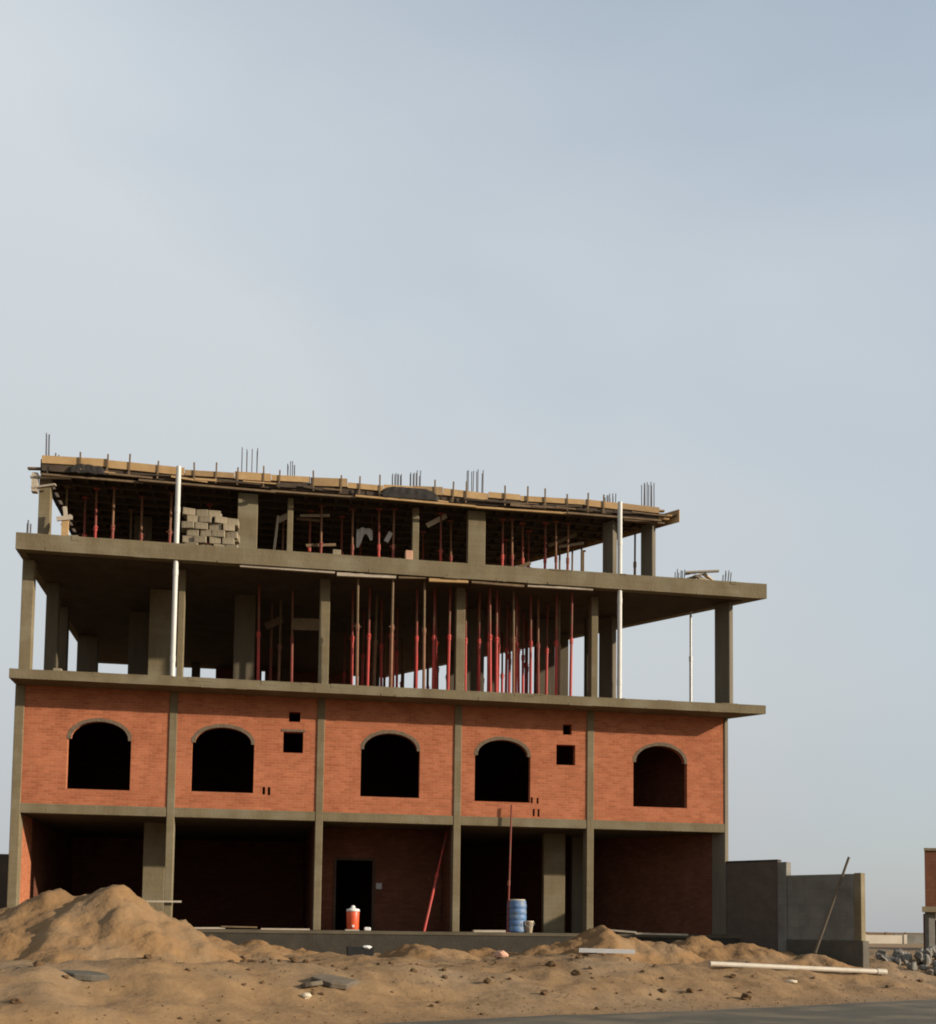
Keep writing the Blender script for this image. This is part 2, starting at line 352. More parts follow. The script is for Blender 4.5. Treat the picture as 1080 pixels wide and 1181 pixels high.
mb = MB(); mb.prism([(.05, .36), (19.78, .36), (11.42, 11.6), (11.3, 11.9), (.05, 11.9)], 2.892, 3.128); mb.build('floor_slab', 'innershadecon', B)
def drips(mb, zb, zt, n, seed):
    rd = random.Random(seed)
    for _ in range(n):
        x = rd.uniform(.2, 20.2); w_ = rd.uniform(.06, .7); p_ = rd.uniform(.003, .009)
        if rd.random() < .6: mb.box(x, x+w_, -.8-p_, -.76+rd.uniform(0, .2), zb-rd.uniform(.002, .012), zb+rd.uniform(.02, .10))
        else: mb.box(x, x+w_, -.8-p_, -.7, zt-rd.uniform(.02, .12), zt+rd.uniform(.002, .012))
mb = MB(); mb.prism(poly_slab(-.8, 0, seed=1), S1B, S1T); drips(mb, S1B, S1T, 26, 4); mb.build('floor_slab', 'concrete', B)
mb = MB(); mb.prism(poly_slab(-.8, 0.05, x0=.03, seed=2), S2B, S2T); drips(mb, S2B, S2T, 26, 9); mb.build('floor_slab', 'concrete', B)
mb = MB(); mb.prism([(.25, -.5), (skx(-.5, -.35), -.5), (skx(12, -.35), 12), (.25, 12)], S2B-.02, S2B-.003); mb.build('soffit_shade', 'darkshadewood', B)  # dark sheet added to paint the shade under the slab

cxs = [.12, 4.08, 8.05, 11.895, 15.77]
def col_box(x, y, wx, wy, z0, z1, rot=False, m='concrete', name='column'):
    mb = MB()
    if rot:   # turned parallel to the skew side; (x, y) is its front corner
        a = Vector((x, y)); n = Vector((.8, .6)); p = [a, a+n*wx, a+n*wx+sk*wy, a+sk*wy]
        mb.prism([tuple(q) for q in p], z0, z1)
    else: mb.box(x-wx/2, x+wx/2, y, y+wy, z0, z1)
    return mb.build(name, m, B, bevel=.012)
for i, x in enumerate(cxs): col_box(x, 0, .24 if i == 0 else .205, .4, FL, S1B)
col_box(19.86, 0.0, .19, .45, FL, S1B, True, 'sideshadecon')
# beams between the columns
ends = [(.24, 3.977), (4.183, 7.947), (8.153, 11.792), (11.998, 15.667), (15.873, 19.86)]
for a, b in ends:
    mb = MB(); mb.box(a, b, .012, .34, 2.895, 3.15); mb.build('beam', 'concrete', B, bevel=.008)
# brick infill of the first floor, one panel a bay
wins = [(1.36, 3.0, 3.57, 4.94, 5.41), (4.59, 6.25, 3.61, 4.97, 5.39), (9.17, 10.82, 3.62, 4.97, 5.42), (12.39, 14.0, 3.59, 4.93, 5.37), (17.06, 18.7, 3.58, 4.91, 5.39)]
holes_extra = {1: [(7.03, 7.57, 4.76, 5.34), (7.17, 7.48, 5.62, 5.9), (6.50, 6.57, 3.58, 3.79), (6.64, 6.71, 3.57, 3.79)],
               3: [(14.76, 15.32, 4.71, 5.3), (14.95, 15.21, 5.59, 5.89), (14.02, 14.08, 3.58, 3.75), (14.19, 14.25, 3.57, 3.74), (14.08, 14.14, 3.21, 3.42), (14.22, 14.28, 3.2, 3.41)]}
rect = lambda a, b, c, d: [(a, c), (b, c), (b, d), (a, d)]
for i, (a, b) in enumerate(ends):
    x0, x1, zb, zs, zt = wins[i]; cx_ = (x0+x1)/2; hw = (x1-x0)/2-.075
    arch = [(cx_+hw*math.cos(math.pi*k/24), zs+(zt-zs)*math.sin(math.pi*k/24)) for k in range(25)]
    hole = [(x0, zb), (x1, zb), (x1, zs)]+arch+[(x0, zs)]
    o = plate('brick_wall', rect(a, b, 3.15, 6.30), [hole]+[rect(*h) for h in holes_extra.get(i, [])], .03, .25, 'brick', B)
    t = MB(); N = 24; wd = .095
    ring = []
    for k in range(N+1):
        an = math.pi*(k/N*1.04-.02); wj = wd*(1+.35*noise.noise(Vector((k*1.7, i*3.1, 0))))
        for rr, yy in ((0, .024), (wj, .024), (wj, .10), (0, .10)):
            ring.append((cx_+(hw-.006+rr)*math.cos(an), yy, zs+(zt-zs-.006+rr*1.0)*math.sin(an)))
    t.add(ring, [(4*k+q, 4*k+(q+1) % 4, 4*k+4+(q+1) % 4, 4*k+4+q) for k in range(N) for q in range(4)]+[(0, 1, 2, 3), (4*N+3, 4*N+2, 4*N+1, 4*N)])
    t.build('arch_trim', 'trim', o)
    if i == 1:
        t = MB(); t.box(6.98, 7.62, .016, .06, 5.345, 5.41); t.build('lintel', 'trim', o)
# side, back and inner walls, ground and first storey
def wall(x0, x1, y0, y1, z0, z1, m='shadebrick'):
    mb = MB(); mb.box(x0, x1, y0, y1, z0, z1); return mb.build('inner_wall', m, B)
wall(.03, .23, .41, 1.7, FL, 6.29, 'brick'); wall(.03, .23, 1.702, 12.0, FL, 6.29)  # one wall: orange where sunlit, darker behind to paint the shade
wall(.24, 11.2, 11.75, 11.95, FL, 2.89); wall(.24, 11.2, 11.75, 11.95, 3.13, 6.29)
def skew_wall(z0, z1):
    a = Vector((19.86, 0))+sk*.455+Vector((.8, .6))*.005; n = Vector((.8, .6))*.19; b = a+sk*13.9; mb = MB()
    mb.prism([tuple(a), tuple(a+n), tuple(b+n), tuple(b)], z0, z1); mb.build('inner_wall', 'shadebrick', B)
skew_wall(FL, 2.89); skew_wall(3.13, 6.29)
wall(7.95, 8.15, .42, 11.7, FL, 2.89); wall(11.80, 12.0, .42, 9.3, FL, 2.89); wall(15.67, 15.87, 3.0, 5.2, FL, 2.89); col_box(16.15, 2.6, .42, .25, FL, 2.89, m='innershadecon')
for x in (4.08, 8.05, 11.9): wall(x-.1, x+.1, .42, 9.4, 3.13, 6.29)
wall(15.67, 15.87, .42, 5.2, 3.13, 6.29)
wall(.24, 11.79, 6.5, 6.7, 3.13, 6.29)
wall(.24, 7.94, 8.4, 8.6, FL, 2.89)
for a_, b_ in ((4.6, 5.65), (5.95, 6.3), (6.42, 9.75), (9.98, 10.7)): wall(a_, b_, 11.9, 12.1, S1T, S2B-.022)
plate('inner_wall', rect(8.16, 11.79, FL, 2.89), [rect(8.67, 9.73, FL+.002, 1.95)], 2.0, 2.18, 'shadebrick', B)
mb = MB(); mb.box(8.6, 8.668, 1.97, 2.0, FL, 1.99); mb.box(9.732, 9.8, 1.97, 2.0, FL, 1.99); mb.box(8.668, 9.732, 1.97, 2.0, 1.951, 2.02); mb.build('door_frame', 'darkshadewood', B)
mb = MB(); mb.box(9.83, 10.01, 1.93, 1.998, 1.11, 1.30); mb.build('switch_box', 'galv', B, bevel=.01)
# inner columns
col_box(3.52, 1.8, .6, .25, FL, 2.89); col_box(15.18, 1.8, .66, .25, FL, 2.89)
# second storey columns
for (x, y, a, b) in [(.20, .02, .30, .3), (4.20, .02, .17, .3), (8.085, .02, .28, .3), (11.93, .02, .26, .3), (15.88, .02, .2, .3), (16.4, 2.2, .28, .3), (15.05, 2.6, .6, .3), (13.35, 2.3, .3, .3),
                     (.48, 2.0, .34, .3), (3.47, 2.0, .62, .28), (5.86, 2.0, .6, .28), (12.72, 2.0, .54, .28), (.34, 4.5, .3, .3), (2.6, 4.6, .62, .3), (16.05, 4.2, .34, .4),
                     (.55, 8.0, .66, .3), (3.9, 11.4, .3, .3), (7.2, 11.2, .3, .3), (10.3, 9.0, .4, .3), (13.0, 7.6, .35, .35)]:
    col_box(x, y, a, b, S1T, S2B-.021 if y > .5 else S2B, m='concrete' if y < .5 or x == 3.47 else 'innershadecon')  # columns further back take the darker copy as painted shade
col_box(19.86, -.36, .21, .5, S1T, S2B, True, 'sideshadecon'); col_box(16.98, 1.9, .24, .5, S1T, S2B, True, 'sideshadecon')
# top storey columns
DB = 12.72
for (x, y, a, b) in [(.17, 1.95, .32, .3), (5.86, 2.0, .58, .28), (12.72, 2.0, .54, .28), (7.1, 2.1, .17, .25), (10.86, 2.1, .2, .25),
                     (2.6, 4.6, .5, .3), (.5, 8.0, .5, .3), (8.0, 7.5, .4, .3), (13.2, 6.8, .3, .3), (5.5, 10.5, .4, .3)]:
    col_box(x, y, a, b, S2T, DB, m='concrete' if y < 3 else 'innershadecon')  # darker copy behind the front row, shade painted in again
col_box(18.28, 1.9, .19, .44, S2T, DB, True, 'sideshadecon'); col_box(17.0, 1.9, .22, .4, S2T, DB, True, 'sideshadecon')

# starter bars standing out of the columns
def bars(pts, z0, z1, lean=0., r=.015, jit=.03):
    mb = MB()
    for (x, y) in pts:
        h = z1-z0; t = z1+random.uniform(-.05, .05)
        mb.tube((x, y, z0), (x+lean*h+random.uniform(-jit, jit)*.4, y+random.uniform(-jit, jit), t), r, n=6)
    return mb.build('starter_bars', 'rebar', B)
DT = 13.12
grid = lambda x, w_, y, n: [(x-w_/2+w_*k/(n-1), yy) for k in range(n) for yy in (y, y+.2)]
bars([(.17, 1.95), (.22, 2.1), (.25, 1.98), (.15, 2.2)], DT-.3, 14.02, -.02, .016)
bars([(.40, 2.05), (.46, 2.15)], DT-.3, 13.52, 0, .02)
bars(grid(5.87, .44, 2.05, 4), DT-.3, 14.08)
bars(grid(7.1, .2, 2.1, 4), DT-.3, 13.77)
bars(grid(10.27, .26, 2.1, 4), DT-.3, 13.75)
bars(grid(10.83, .28, 2.1, 4), DT-.3, 13.82)
bars(grid(12.67, .46, 2.05, 4), DT-.3, 14.02)
bars(grid(17.0, .26, 2.1, 4), DT-.3, 13.62)
bars(grid(18.2, .34, 2.0, 4), DT-.3, 14.04)
bars([(.20, -.25), (.25, -.15), (.16, -.1)], S2T, 10.62, 0, .02)
bars(grid(18.85, .22, 1.0, 3), S2T, 10.98, .05); bars(grid(19.98, .16, .1, 3), S2T, 10.72, .1)

# ------------------------------------------------------------------ timber formwork deck over the top storey
F = empty('formwork_deck', 'rough timber formwork deck with orange edge boards laid over the top storey', 'formwork', (0, 0, 0))
YF = 1.62
dsk = lambda y: skx(y)+.22
mb = MB(); mb.prism([(.2, YF+.05), (dsk(YF)-.15, YF+.05), (dsk(12)-.15, 12), (.2, 12)], 12.92, 12.96); mb.build('deck_panel', 'darkshadewood', F)
mb = MB()
y = 1.9
while y < 11.8:
    mb.box(.1, dsk(y)-.35, y-.045, y+.045, 12.73, 12.80); y += .62
mb.build('bearer', 'darkshadewood', F)
mb = MB(); x = .35
while x < 18.3:
    ye = min(11.6, (20.78+.0-x)/.75-.8)
    mb.box(x-.04, x+.04, YF+.10+random.uniform(-.12, .05), ye, 12.805, 12.915); x += .45
mb.build('joist', 'darkshadewood', F)  # joists kept near black to paint shade under the deck
mb = MB(); mb.box(.12, 18.4, YF+.025, YF+.045, 12.78, 13.03); mb.build('slit_blocker', 'darkshadewood', F)  # strip added to block bright slits below the edge boards
x = .12; random.seed(5)
while x < 18.35:                                     # upright edge boards, each its own length and lie
    ln = random.uniform(.8, 2.4); x1 = min(x+ln, 18.42); h = random.uniform(.15, .25); dz = random.uniform(-.04, .03)
    zc = 12.97+dz; tilt = random.uniform(-.025, .025)
    mb = MB(); mb.beam((x, YF+random.uniform(-.015, .015), zc+h/2+.02-tilt), (x1-.015, YF+random.uniform(-.015, .015), zc+h/2+.02+tilt), .03, h)
    mb.build('edge_board', random.choice(['wood', 'wood', 'wood', 'wornwood']), F); x = x1
x = .1
while x < 18.3:                                     # long battens under the edge
    ln = random.uniform(2.4, 4.2); x1 = min(x+ln, 18.4)
    mb = MB(); z = 12.70+random.uniform(-.03, .03); yy = YF+random.uniform(-.06, .05)
    mb.beam((x, yy, z), (x1+random.uniform(0, .2), yy, z+random.uniform(-.05, .03)), .08, .055)
    mb.build('edge_batten', random.choice(['oldwood', 'wood', 'oldwood']), F); x = x1
x = .5
while x < 18.35:                                     # ragged boards poking out between
    for _q in range(random.choice([0, 1, 1, 2])):
        mb = MB(); z = random.uniform(12.80, 12.90); mb.beam((x, YF-.05, z), (x+random.uniform(.5, 1.4), YF-.03, z+random.uniform(-.07, .07)), .05, random.uniform(.03, .07))
        mb.build('loose_board', random.choice(['oldwood', 'wood', 'darkshadewood']), F)
    x += random.uniform(.5, 1.0)
x = 1.17
for x in [1.17, 1.9, 2.51, 3.3, 4.33, 4.94, 5.55, 6.3, 6.75, 7.75, 8.55, 9.1, 9.7, 11.35, 11.9, 12.3, 13.5, 14.2, 14.75, 15.45, 16.1, 16.6]:
    mb = MB(); mb.beam((x, YF-.035, 12.78), (x+random.uniform(-.02, .02), YF-.03, random.uniform(13.30, 13.46)), .045, .03); mb.build('upright_batten', 'oldwood', F)
random.seed(8)
for (x0, x1, z0, z1, m) in [(-.28, 1.0, 12.86, 12.90, 'oldwood'), (-.2, .9, 12.62, 12.66, 'paleboard'), (-.16, .5, 12.30, 12.42, 'paleboard'), (17.2, 18.75, 12.86, 12.80, 'wood'), (17.5, 18.85, 12.93, 12.92, 'wood'), (17.0, 18.6, 13.02, 13.06, 'wornwood'), (17.3, 18.6, 12.70, 12.66, 'oldwood')]:
    mb = MB(); mb.beam((x0, YF+.18, z0), (x1, YF+.1, z1), .12, .05); mb.build('loose_board', m, F)
mb = MB(); mb.box(-.16, .0, 1.75, 1.95, 12.20, 12.75); mb.build('side_board', 'paleboard', F)
for k in range(4):
    mb = MB(); mb.beam((.09, 1.7+2.6*k, 12.92), (.09, 4.25+2.6*k, 12.92+random.uniform(-.03, .03)), .03, .42); mb.build('edge_board', 'darkshadewood', F)  # dark tone paints shade over the sunlit inner faces
# skew side edge boards
for k in range(5):
    a = Vector((dsk(YF)-.12, YF))+sk*(2.7*k); b = a+sk*2.65
    mb = MB(); mb.beam((a.x, a.y, 12.92), (b.x, b.y, 12.92+random.uniform(-.03, .03)), .03, .40); mb.build('edge_board', 'wood', F)

def wrinkled(name, x0, x1, z0, z1, y, label, seed):
    """dark sheeting draped over the edge of the deck, with real thickness"""
    nx_, nz_ = 26, 7; vs = []
    for s in (0, 1):
        for j in range(nz_+1):
            for i in range(nx_+1):
                u = i/nx_; v = j/nz_; edge = 1-abs(2*u-1)**6*.55
                x = x0+(x1-x0)*u; z = z0+(z1-z0)*v*edge+.03*noise.noise(Vector((u*5, v*2, seed)))
                vs.append((x, y-.02+s*.03-.05*abs(noise.noise(Vector((u*7, v*3, seed+4))))+.05*v, z))
    n1 = (nx_+1)*(nz_+1); W = nx_+1
    fs = [(j*W+i, j*W+i+1, (j+1)*W+i+1, (j+1)*W+i) for j in range(nz_) for i in range(nx_)]
    fs += [tuple(k+n1 for k in reversed(f)) for f in fs]
    bd = [i for i in range(W)]+[j*W+W-1 for j in range(1, nz_+1)]+[nz_*W+i for i in range(W-2, -1, -1)]+[j*W for j in range(nz_-1, 0, -1)]
    fs += [(bd[k], bd[(k+1) % len(bd)], bd[(k+1) % len(bd)]+n1, bd[k]+n1) for k in range(len(bd))]
    mb = MB(); mb.add(vs, fs); return tag(mb.build(name, 'sheet', smooth=True), label, 'sheet')
wrinkled('plastic_sheet', 9.75, 11.45, 12.74, 13.10, YF-.07, 'large black plastic sheet hung over the middle of the timber deck edge', 1.)
wrinkled('plastic_sheet', .9, 1.85, 12.75, 13.02, YF-.07, 'small black plastic sheet over the deck edge near the tall bent bars', 6.)

# ------------------------------------------------------------------ white drain pipes
for x, lab in ((4.08, 'white drain pipe rising past the stack of rough blocks'), (16.40, 'white drain pipe rising beside the last bays and top deck end')):
    P = empty('drain_pipe', lab, 'pipe', (x, -.70, S1T), 'white drain pipes')
    mb = MB(); mb.tube((x, -.70, S1T), (x, -.70, 12.27), .066, n=16); o = mb.build('pipe', 'pvc', smooth=False); o.data.transform(Matrix.Translation((-x, .70, -S1T))); o.parent = P
    for z in (6.95, 9.3, 11.0):
        mb = MB(); mb.tube((x, -.70, z), (x, -.70, z+.16), .073, n=16); o = mb.build('pipe_joint', 'pvc'); o.data.transform(Matrix.Translation((-x, .70, -S1T))); o.parent = P
        
# ------------------------------------------------------------------ steel props
def prop_mesh(h, mats):
    mb = MB(); k = .55*h
    mb.box(-.08, .08, -.08, .08, 0, .012); mb.tube((0, 0, .012), (0, 0, k), .042, n=8)
    mb.tube((0, 0, k-.12), (0, 0, k+.05), .054, n=8); mb.tube((-.11, 0, k-.02), (.11, 0, k-.02), .009, n=6)
    mb.tube((0, 0, k+.05), (0, 0, h-.012), .033, n=8, mi=1); mb.box(-.08, .08, -.08, .08, h-.012, h)
    o = mb.build('steel_prop', mats); return o
ORD = ['first', 'second', 'third', 'fourth', 'fifth', 'sixth', 'seventh', 'eighth', 'ninth', 'tenth', 'eleventh', 'twelfth', 'thirteenth', 'fourteenth', 'fifteenth', 'sixteenth', 'seventeenth', 'eighteenth', 'nineteenth', 'twentieth', 'twenty-first', 'twenty-second', 'twenty-third', 'twenty-fourth']
ORD += ['twenty-fifth', 'twenty-sixth', 'twenty-seventh', 'twenty-eighth', 'twenty-ninth', 'thirtieth', 'thirty-first', 'thirty-second', 'thirty-third', 'thirty-fourth', 'thirty-fifth', 'thirty-sixth']
L2 = [(5.79, 6.72, 0), (6.07, 4.99, 0), (6.3, 1.03, 0), (6.63, 2.85, 0), (6.88, 2.32, 1), (7.24, 1.34, 0), (8.93, .88, 0), (8.98, -.46, 1), (9.81, 4.14, 1), (9.86, 1.66, 0), (9.97, .32, 0), (9.9, -.6, 1), (10.82, 4.45, 1), (10.87, 1.9, 0), (10.74, .47, 0), (10.83, -.46, 1), (12.07, 3.11, 0), (12.2, .9, 0), (12.68, 1.3, 0), (12.55, .4, 0), (12.78, -.14, 0), (13.53, 1.31, 0), (13.47, -.04, 1), (14.04, .28, 0), (14.32, .5, 0), (14.7, 1.07, 0), (14.94, .53, 1), (15.08, -.29, 0),
      (11.35, .9, 0), (11.5, 3.6, 0), (13.1, 3.2, 0), (13.9, 2.6, 0), (9.4, 3.0, 0), (10.3, 5.4, 0), (12.4, 5.2, 0), (14.1, 4.6, 0), (15.3, 2.2, 0), (11.0, 6.6, 0), (9.0, 5.6, 0), (12.9, .75, 0), (11.6, .1, 0), (12.3, 2.1, 0), (13.2, .9, 0), (13.75, 1.9, 0), (14.5, 2.9, 0), (11.1, 3.3, 0), (10.4, 2.4, 0), (9.6, 1.2, 1), (14.75, .1, 0), (12.0, 7.0, 0), (10.6, 8.0, 0), (13.6, 5.4, 0), (11.9, 4.2, 1), (11.2, .3, 0), (11.65, 2.6, 0), (12.5, 3.4, 0), (13.0, .1, 0), (13.3, 1.7, 0), (13.65, .5, 0), (13.9, 1.2, 0), (14.2, 2.0, 0), (14.4, .9, 0), (14.65, 3.4, 0), (12.9, 2.4, 0), (12.15, .4, 0), (9.35, .5, 0), (10.15, 1.1, 0)]
L3 = [(.65, 2.6, 1), (1.07, 3.4, 0), (2.0, 2.4, 0), (2.31, 4.2, 1), (2.75, 3.0, 0), (8.04, 2.6, 0), (8.71, 3.4, 0), (10.21, 2.4, 0), (11.38, 4.2, 0), (12.09, 3.0, 0), (13.64, 2.6, 0), (14.66, 3.4, 0), (15.32, 2.4, 0), (1.5, 2.6, 0), (7.7, 3.1, 0), (9.0, 2.7, 0), (9.8, 2.5, 0), (11.7, 2.5, 0), (13.95, 2.5, 0), (14.35, 2.8, 0), (15.0, 2.6, 0), (15.7, 2.5, 0), (16.39, 4.5, 1), (16.72, 4.5, 1), (16.9, 4.9, 1), (15.95, 4.4, 1), (17.87, 2.4, 1), (6.9, 3.8, 0), (9.4, 4.6, 0), (14.1, 4.4, 0), (4.7, 3.2, 0), (3.6, 2.5, 0)]
imx = lambda x, y: (x-CX)/(y-CY)
def props(lst, z0, h, where, grp, bounds):
    P = [prop_mesh(h, ['redsteel', 'dullred']), prop_mesh(h, ['rust', 'oldwood']), prop_mesh(h, ['dullred', 'rust'])]; used = [0, 0, 0]; rk = random.Random(6)
    cnt = {}
    for (x, y, k) in sorted(lst, key=lambda q: imx(q[0], q[1])):
        if k == 0 and rk.random() < (.5 if z0 > 9 else .3): k = 2
        o = P[k] if not used[k] else P[k].copy()
        if used[k]: COL.objects.link(o)
        used[k] = 1
        o.location = (x, y, z0); o.rotation_euler = (random.uniform(-.012, .012), random.uniform(-.012, .012), random.uniform(0, 3))
        bay = max([b for b in range(len(bounds)) if imx(x, y) >= bounds[b][0]], default=0)
        c = cnt.get(bay, 0); cnt[bay] = c+1
        tag(o, '%s prop %s, %s from left %s' % (['red', 'rusty', 'dull red'][k], where, ORD[c], bounds[bay][1]), 'prop', grp)
props(L2, S1T, S2B-S1T, 'under the slab', 'steel props under the open slab', [(-9, 'before the third column'), (imx(8.0, .1), 'past the third column'), (imx(11.8, .1), 'past the fourth column'), (imx(13.6, 0), 'before the fifth column')])
props(L3, S2T, 12.73-S2T, 'under the deck', 'steel props under the timber deck', [(-9, 'before the wide second column'), (imx(6.1, 2), 'between the wide columns'), (imx(12.9, 2), 'past the last wide column')])
# thin pole on the right end of the open storey
mb = MB(); mb.box(-.07, .07, -.07, .07, 0, .012); mb.tube((0, 0, .012), (0, 0, 1.7), .045, n=8); mb.tube((0, 0, 1.6), (0, 0, 1.75), .055, n=8); mb.tube((0, 0, 1.75), (0, 0, S2B-S1T-.012), .036, n=8); mb.box(-.07, .07, -.07, .07, S2B-S1T-.012, S2B-S1T)
o = mb.build('steel_prop', 'pvc'); o.location = (19.15, .9, S1T); tag(o, 'lone whitish steel prop beside the end column of the open storey', 'prop')

# ------------------------------------------------------------------ loose timber on and under the slabs
def timber(p0, p1, wd, ht, m, label, name='timber_board', grp=None):
    c = (Vector(p0)+Vector(p1))/2; mb = MB(); mb.beam(p0, p1, wd, ht); o = mb.build(name, m, loc=c); return tag(o, label, 'board', grp)
for (x0, z0, x1, z1, h, m, lab) in [(5.76, 9.665, 8.3, 9.655, .06, 'paleboard', 'pale shuttering board under the slab edge before the third column'), (8.36, 9.61, 9.98, 9.645, .09, 'paleboard', 'bright shuttering board under the slab edge right of the third column'),
                               (10.05, 9.63, 10.8, 9.67, .05, 'oldwood', 'short brown shuttering board under the middle of the slab edge'), (10.9, 9.62, 12.0, 9.65, .09, 'wood', 'tan shuttering board under the slab edge at the fourth column'), (12.1, 9.64, 13.6, 9.62, .06, 'oldwood', 'dark shuttering board under the slab edge right of the fourth column'), (13.7, 9.64, 15.6, 9.66, .06, 'paleboard', 'dusty shuttering board under the slab edge before the right pipe')]:
    timber((x0, -.70, z0), (x1, -.70, z1), .1, h, m, lab)
timber((7.22, 1.25, 8.68), (7.98, 1.1, 8.66), .05, .34, 'oldwood', 'brown plywood offcut nailed high between prop and third column')
timber((6.45, 2.75, 8.95), (6.95, 2.7, 9.2), .05, .2, 'oldwood', 'slanting plywood offcut high up among the left props')
timber((11.25, 2.5, 12.32), (11.85, 2.5, 12.68), .06, .14, 'paleboard', 'slanting pale board under the timber deck beside the black sheet')
timber((7.4, 2.9, 12.48), (8.3, 2.8, 12.52), .06, .07, 'paleboard', 'level pale board high under the timber deck near the thin column')
timber((7.3, 2.9, 12.38), (8.0, 2.9, 12.36), .06, .06, 'oldwood', 'brown board just below the pale level board under the deck')
timber((15.2, 2.9, 12.1), (16.1, 2.9, 12.55), .06, .1, 'oldwood', 'slanting brown board under the deck beside the last props')
timber((13.7, 2.5, 11.0), (14.5, 2.4, 11.35), .06, .1, 'oldwood', 'slanting board among the red props right of the wide column')
timber((6.55, 2.6, S2T+.02), (6.75, 2.55, 12.3), .07, .05, 'paleboard', 'pale stick standing upright beside the wide second top column')
timber((6.75, 2.8, 12.25), (7.15, 2.7, 12.45), .05, .16, 'paleboard', 'short pale board end hung high right of the wide second column')
timber((7.6, 2.7, 11.5), (8.5, 2.8, 11.62), .05, .08, 'oldwood', 'brown plank lashed mid height across the top storey props')
timber((10.05, 3.0, 11.9), (10.2, 3.0, 12.2), .05, .14, 'white', 'small white scrap hung right of the white cloth', 'white_scrap')
timber((13.8, 2.6, S2T+.02), (14.0, 2.4, 11.2), .05, .09, 'oldwood', 'short plank leaning among the props right of last wide column')
timber((15.6, 3.2, 12.2), (16.4, 3.1, 12.35), .06, .07, 'paleboard', 'pale plank lashed high before the daylight gap')
# post with a bundle by the left top column
P = empty('timber_post', 'short timber post with a pale bundle tied at its top, inside the left deck corner', 'post', (.82, 1.6, S2T))
mb = MB(); mb.box(-.09, .09, -.07, .07, 0, 1.25); mb.build('post', 'wood', P)
mb = MB(); mb.beam((-.22, -.09, 1.22), (.2, -.08, 1.3), .06, .12); mb.beam((-.1, .1, 1.1), (.14, .1, 1.42), .06, .1); mb.beam((.02, -.02, 1.25), (-.03, .02, 1.62), .10, .08); mb.build('bundle', 'paleboard', P)
# white patch / pink block / small block on second slab
def lump(name, c, rx, ry, rz, m, label, cat, seed, grp=None, sub=2, amp=.25):
    bm = bmesh.new(); bmesh.ops.create_icosphere(bm, subdivisions=sub, radius=1)
    for v in bm.verts:
        n = v.co.normalized(); k = 1+amp*noise.noise(n*1.6+Vector((seed, seed*2.3, 0)))+amp*.4*noise.noise(n*4+Vector((seed, 1, 3)))
        v.co = Vector((n.x*rx, n.y*ry, n.z*rz))*k
    me = bpy.data.meshes.new(name); bm.to_mesh(me); bm.free(); me.materials.append(M[m])
    o = bpy.data.objects.new(name, me); COL.objects.link(o); o.location = c
    return tag(o, label, cat, grp)
P = empty('hanging_patch', 'white cloth hung high under the timber deck between the wide columns', 'patch', (9.4, 3.0, 12.73))  # indistinct white patch, built as a thin hung sheet
mb = MB(); vs = []; W = 15
for s_ in (0, 1):
    for j in range(9):
        for i in range(W):
            u = i/(W-1); v = j/8; ln = .22+.34*(1-u)**2+.12*math.sin(u*9)
            vs.append((-.26+.5*u, .05*math.sin(u*14+v)+s_*.02, -.50-.06*math.sin(u*math.pi)*-1-ln*v))
n1 = 9*W; fs = [(j*W+i, j*W+i+1, (j+1)*W+i+1, (j+1)*W+i) for j in range(8) for i in range(W-1)]
bd = list(range(W))+[j*W+W-1 for j in range(1, 9)]+[8*W+i for i in range(W-2, -1, -1)]+[j*W for j in range(7, 0, -1)]
fs = fs+[tuple(k+n1 for k in reversed(f)) for f in fs]+[(bd[k], bd[(k+1) % len(bd)], bd[(k+1) % len(bd)]+n1, bd[k]+n1) for k in range(len(bd))]
mb.add(vs, fs); mb.build('sheet', 'white', P, smooth=True)
mb = MB(); mb.tube((-.24, 0, -.52), (-.2, 0, 0), .008, n=6); mb.tube((.22, 0, -.52), (.2, 0, 0), .008, n=6); mb.build('cord', 'oldwood', P)
def hollow_block(loc, s, m, lab):
    mb = MB(); a, b, c = s; mb.box(-a/2, a/2, -b/2, b/2, 0, c); o = mb.build('clay_block', m, bevel=.012); o.location = loc; tag(o, lab, 'block'); return o
hollow_block((10.35, -.5, S2T), (.2, .2, .32), 'terracotta', 'small pink clay block standing on the second slab edge')
hollow_block((8.35, -.5, S2T), (.22, .2, .2), 'block', 'small beige block lying on the second slab edge')
hollow_block((1.4, -.5, S2T), (.3, .2, .09), 'block', 'thin scrap of block on the slab edge near the left props')
# stack of rough blocks on the second slab
random.seed(3)
mb = MB(); mb.box(-.17, .17, -.11, .11, 0, .188); blk = mb.build('rough_block', 'block', bevel=.008)
first = True; RW = ['bottom', 'second', 'third', 'fourth', 'fifth', 'sixth', 'top']
for row in range(7):
    n = 4 if row < 6 else 3
    for k in range(n):
        for dpt in range(2):
            o = blk if first else blk.copy()
            if not first: COL.objects.link(o)
            first = False
            o.location = (4.33+.36*k+(.09 if row % 2 else -.03)+random.uniform(-.03, .03), .3+.24*dpt+random.uniform(-.05, .05), S2T+.193*row)
            o.rotation_euler = (random.uniform(-.06, .06), random.uniform(-.05, .05), random.uniform(-.2, .2))
            s_ = random.uniform(.9, 1.05); o.scale = (s_, random.uniform(.8, 1.1), random.uniform(.98, 1.03))
            tag(o, 'rough sandy block in the stack beside the left white pipe', 'block', 'rough blocks stacked on the second slab')
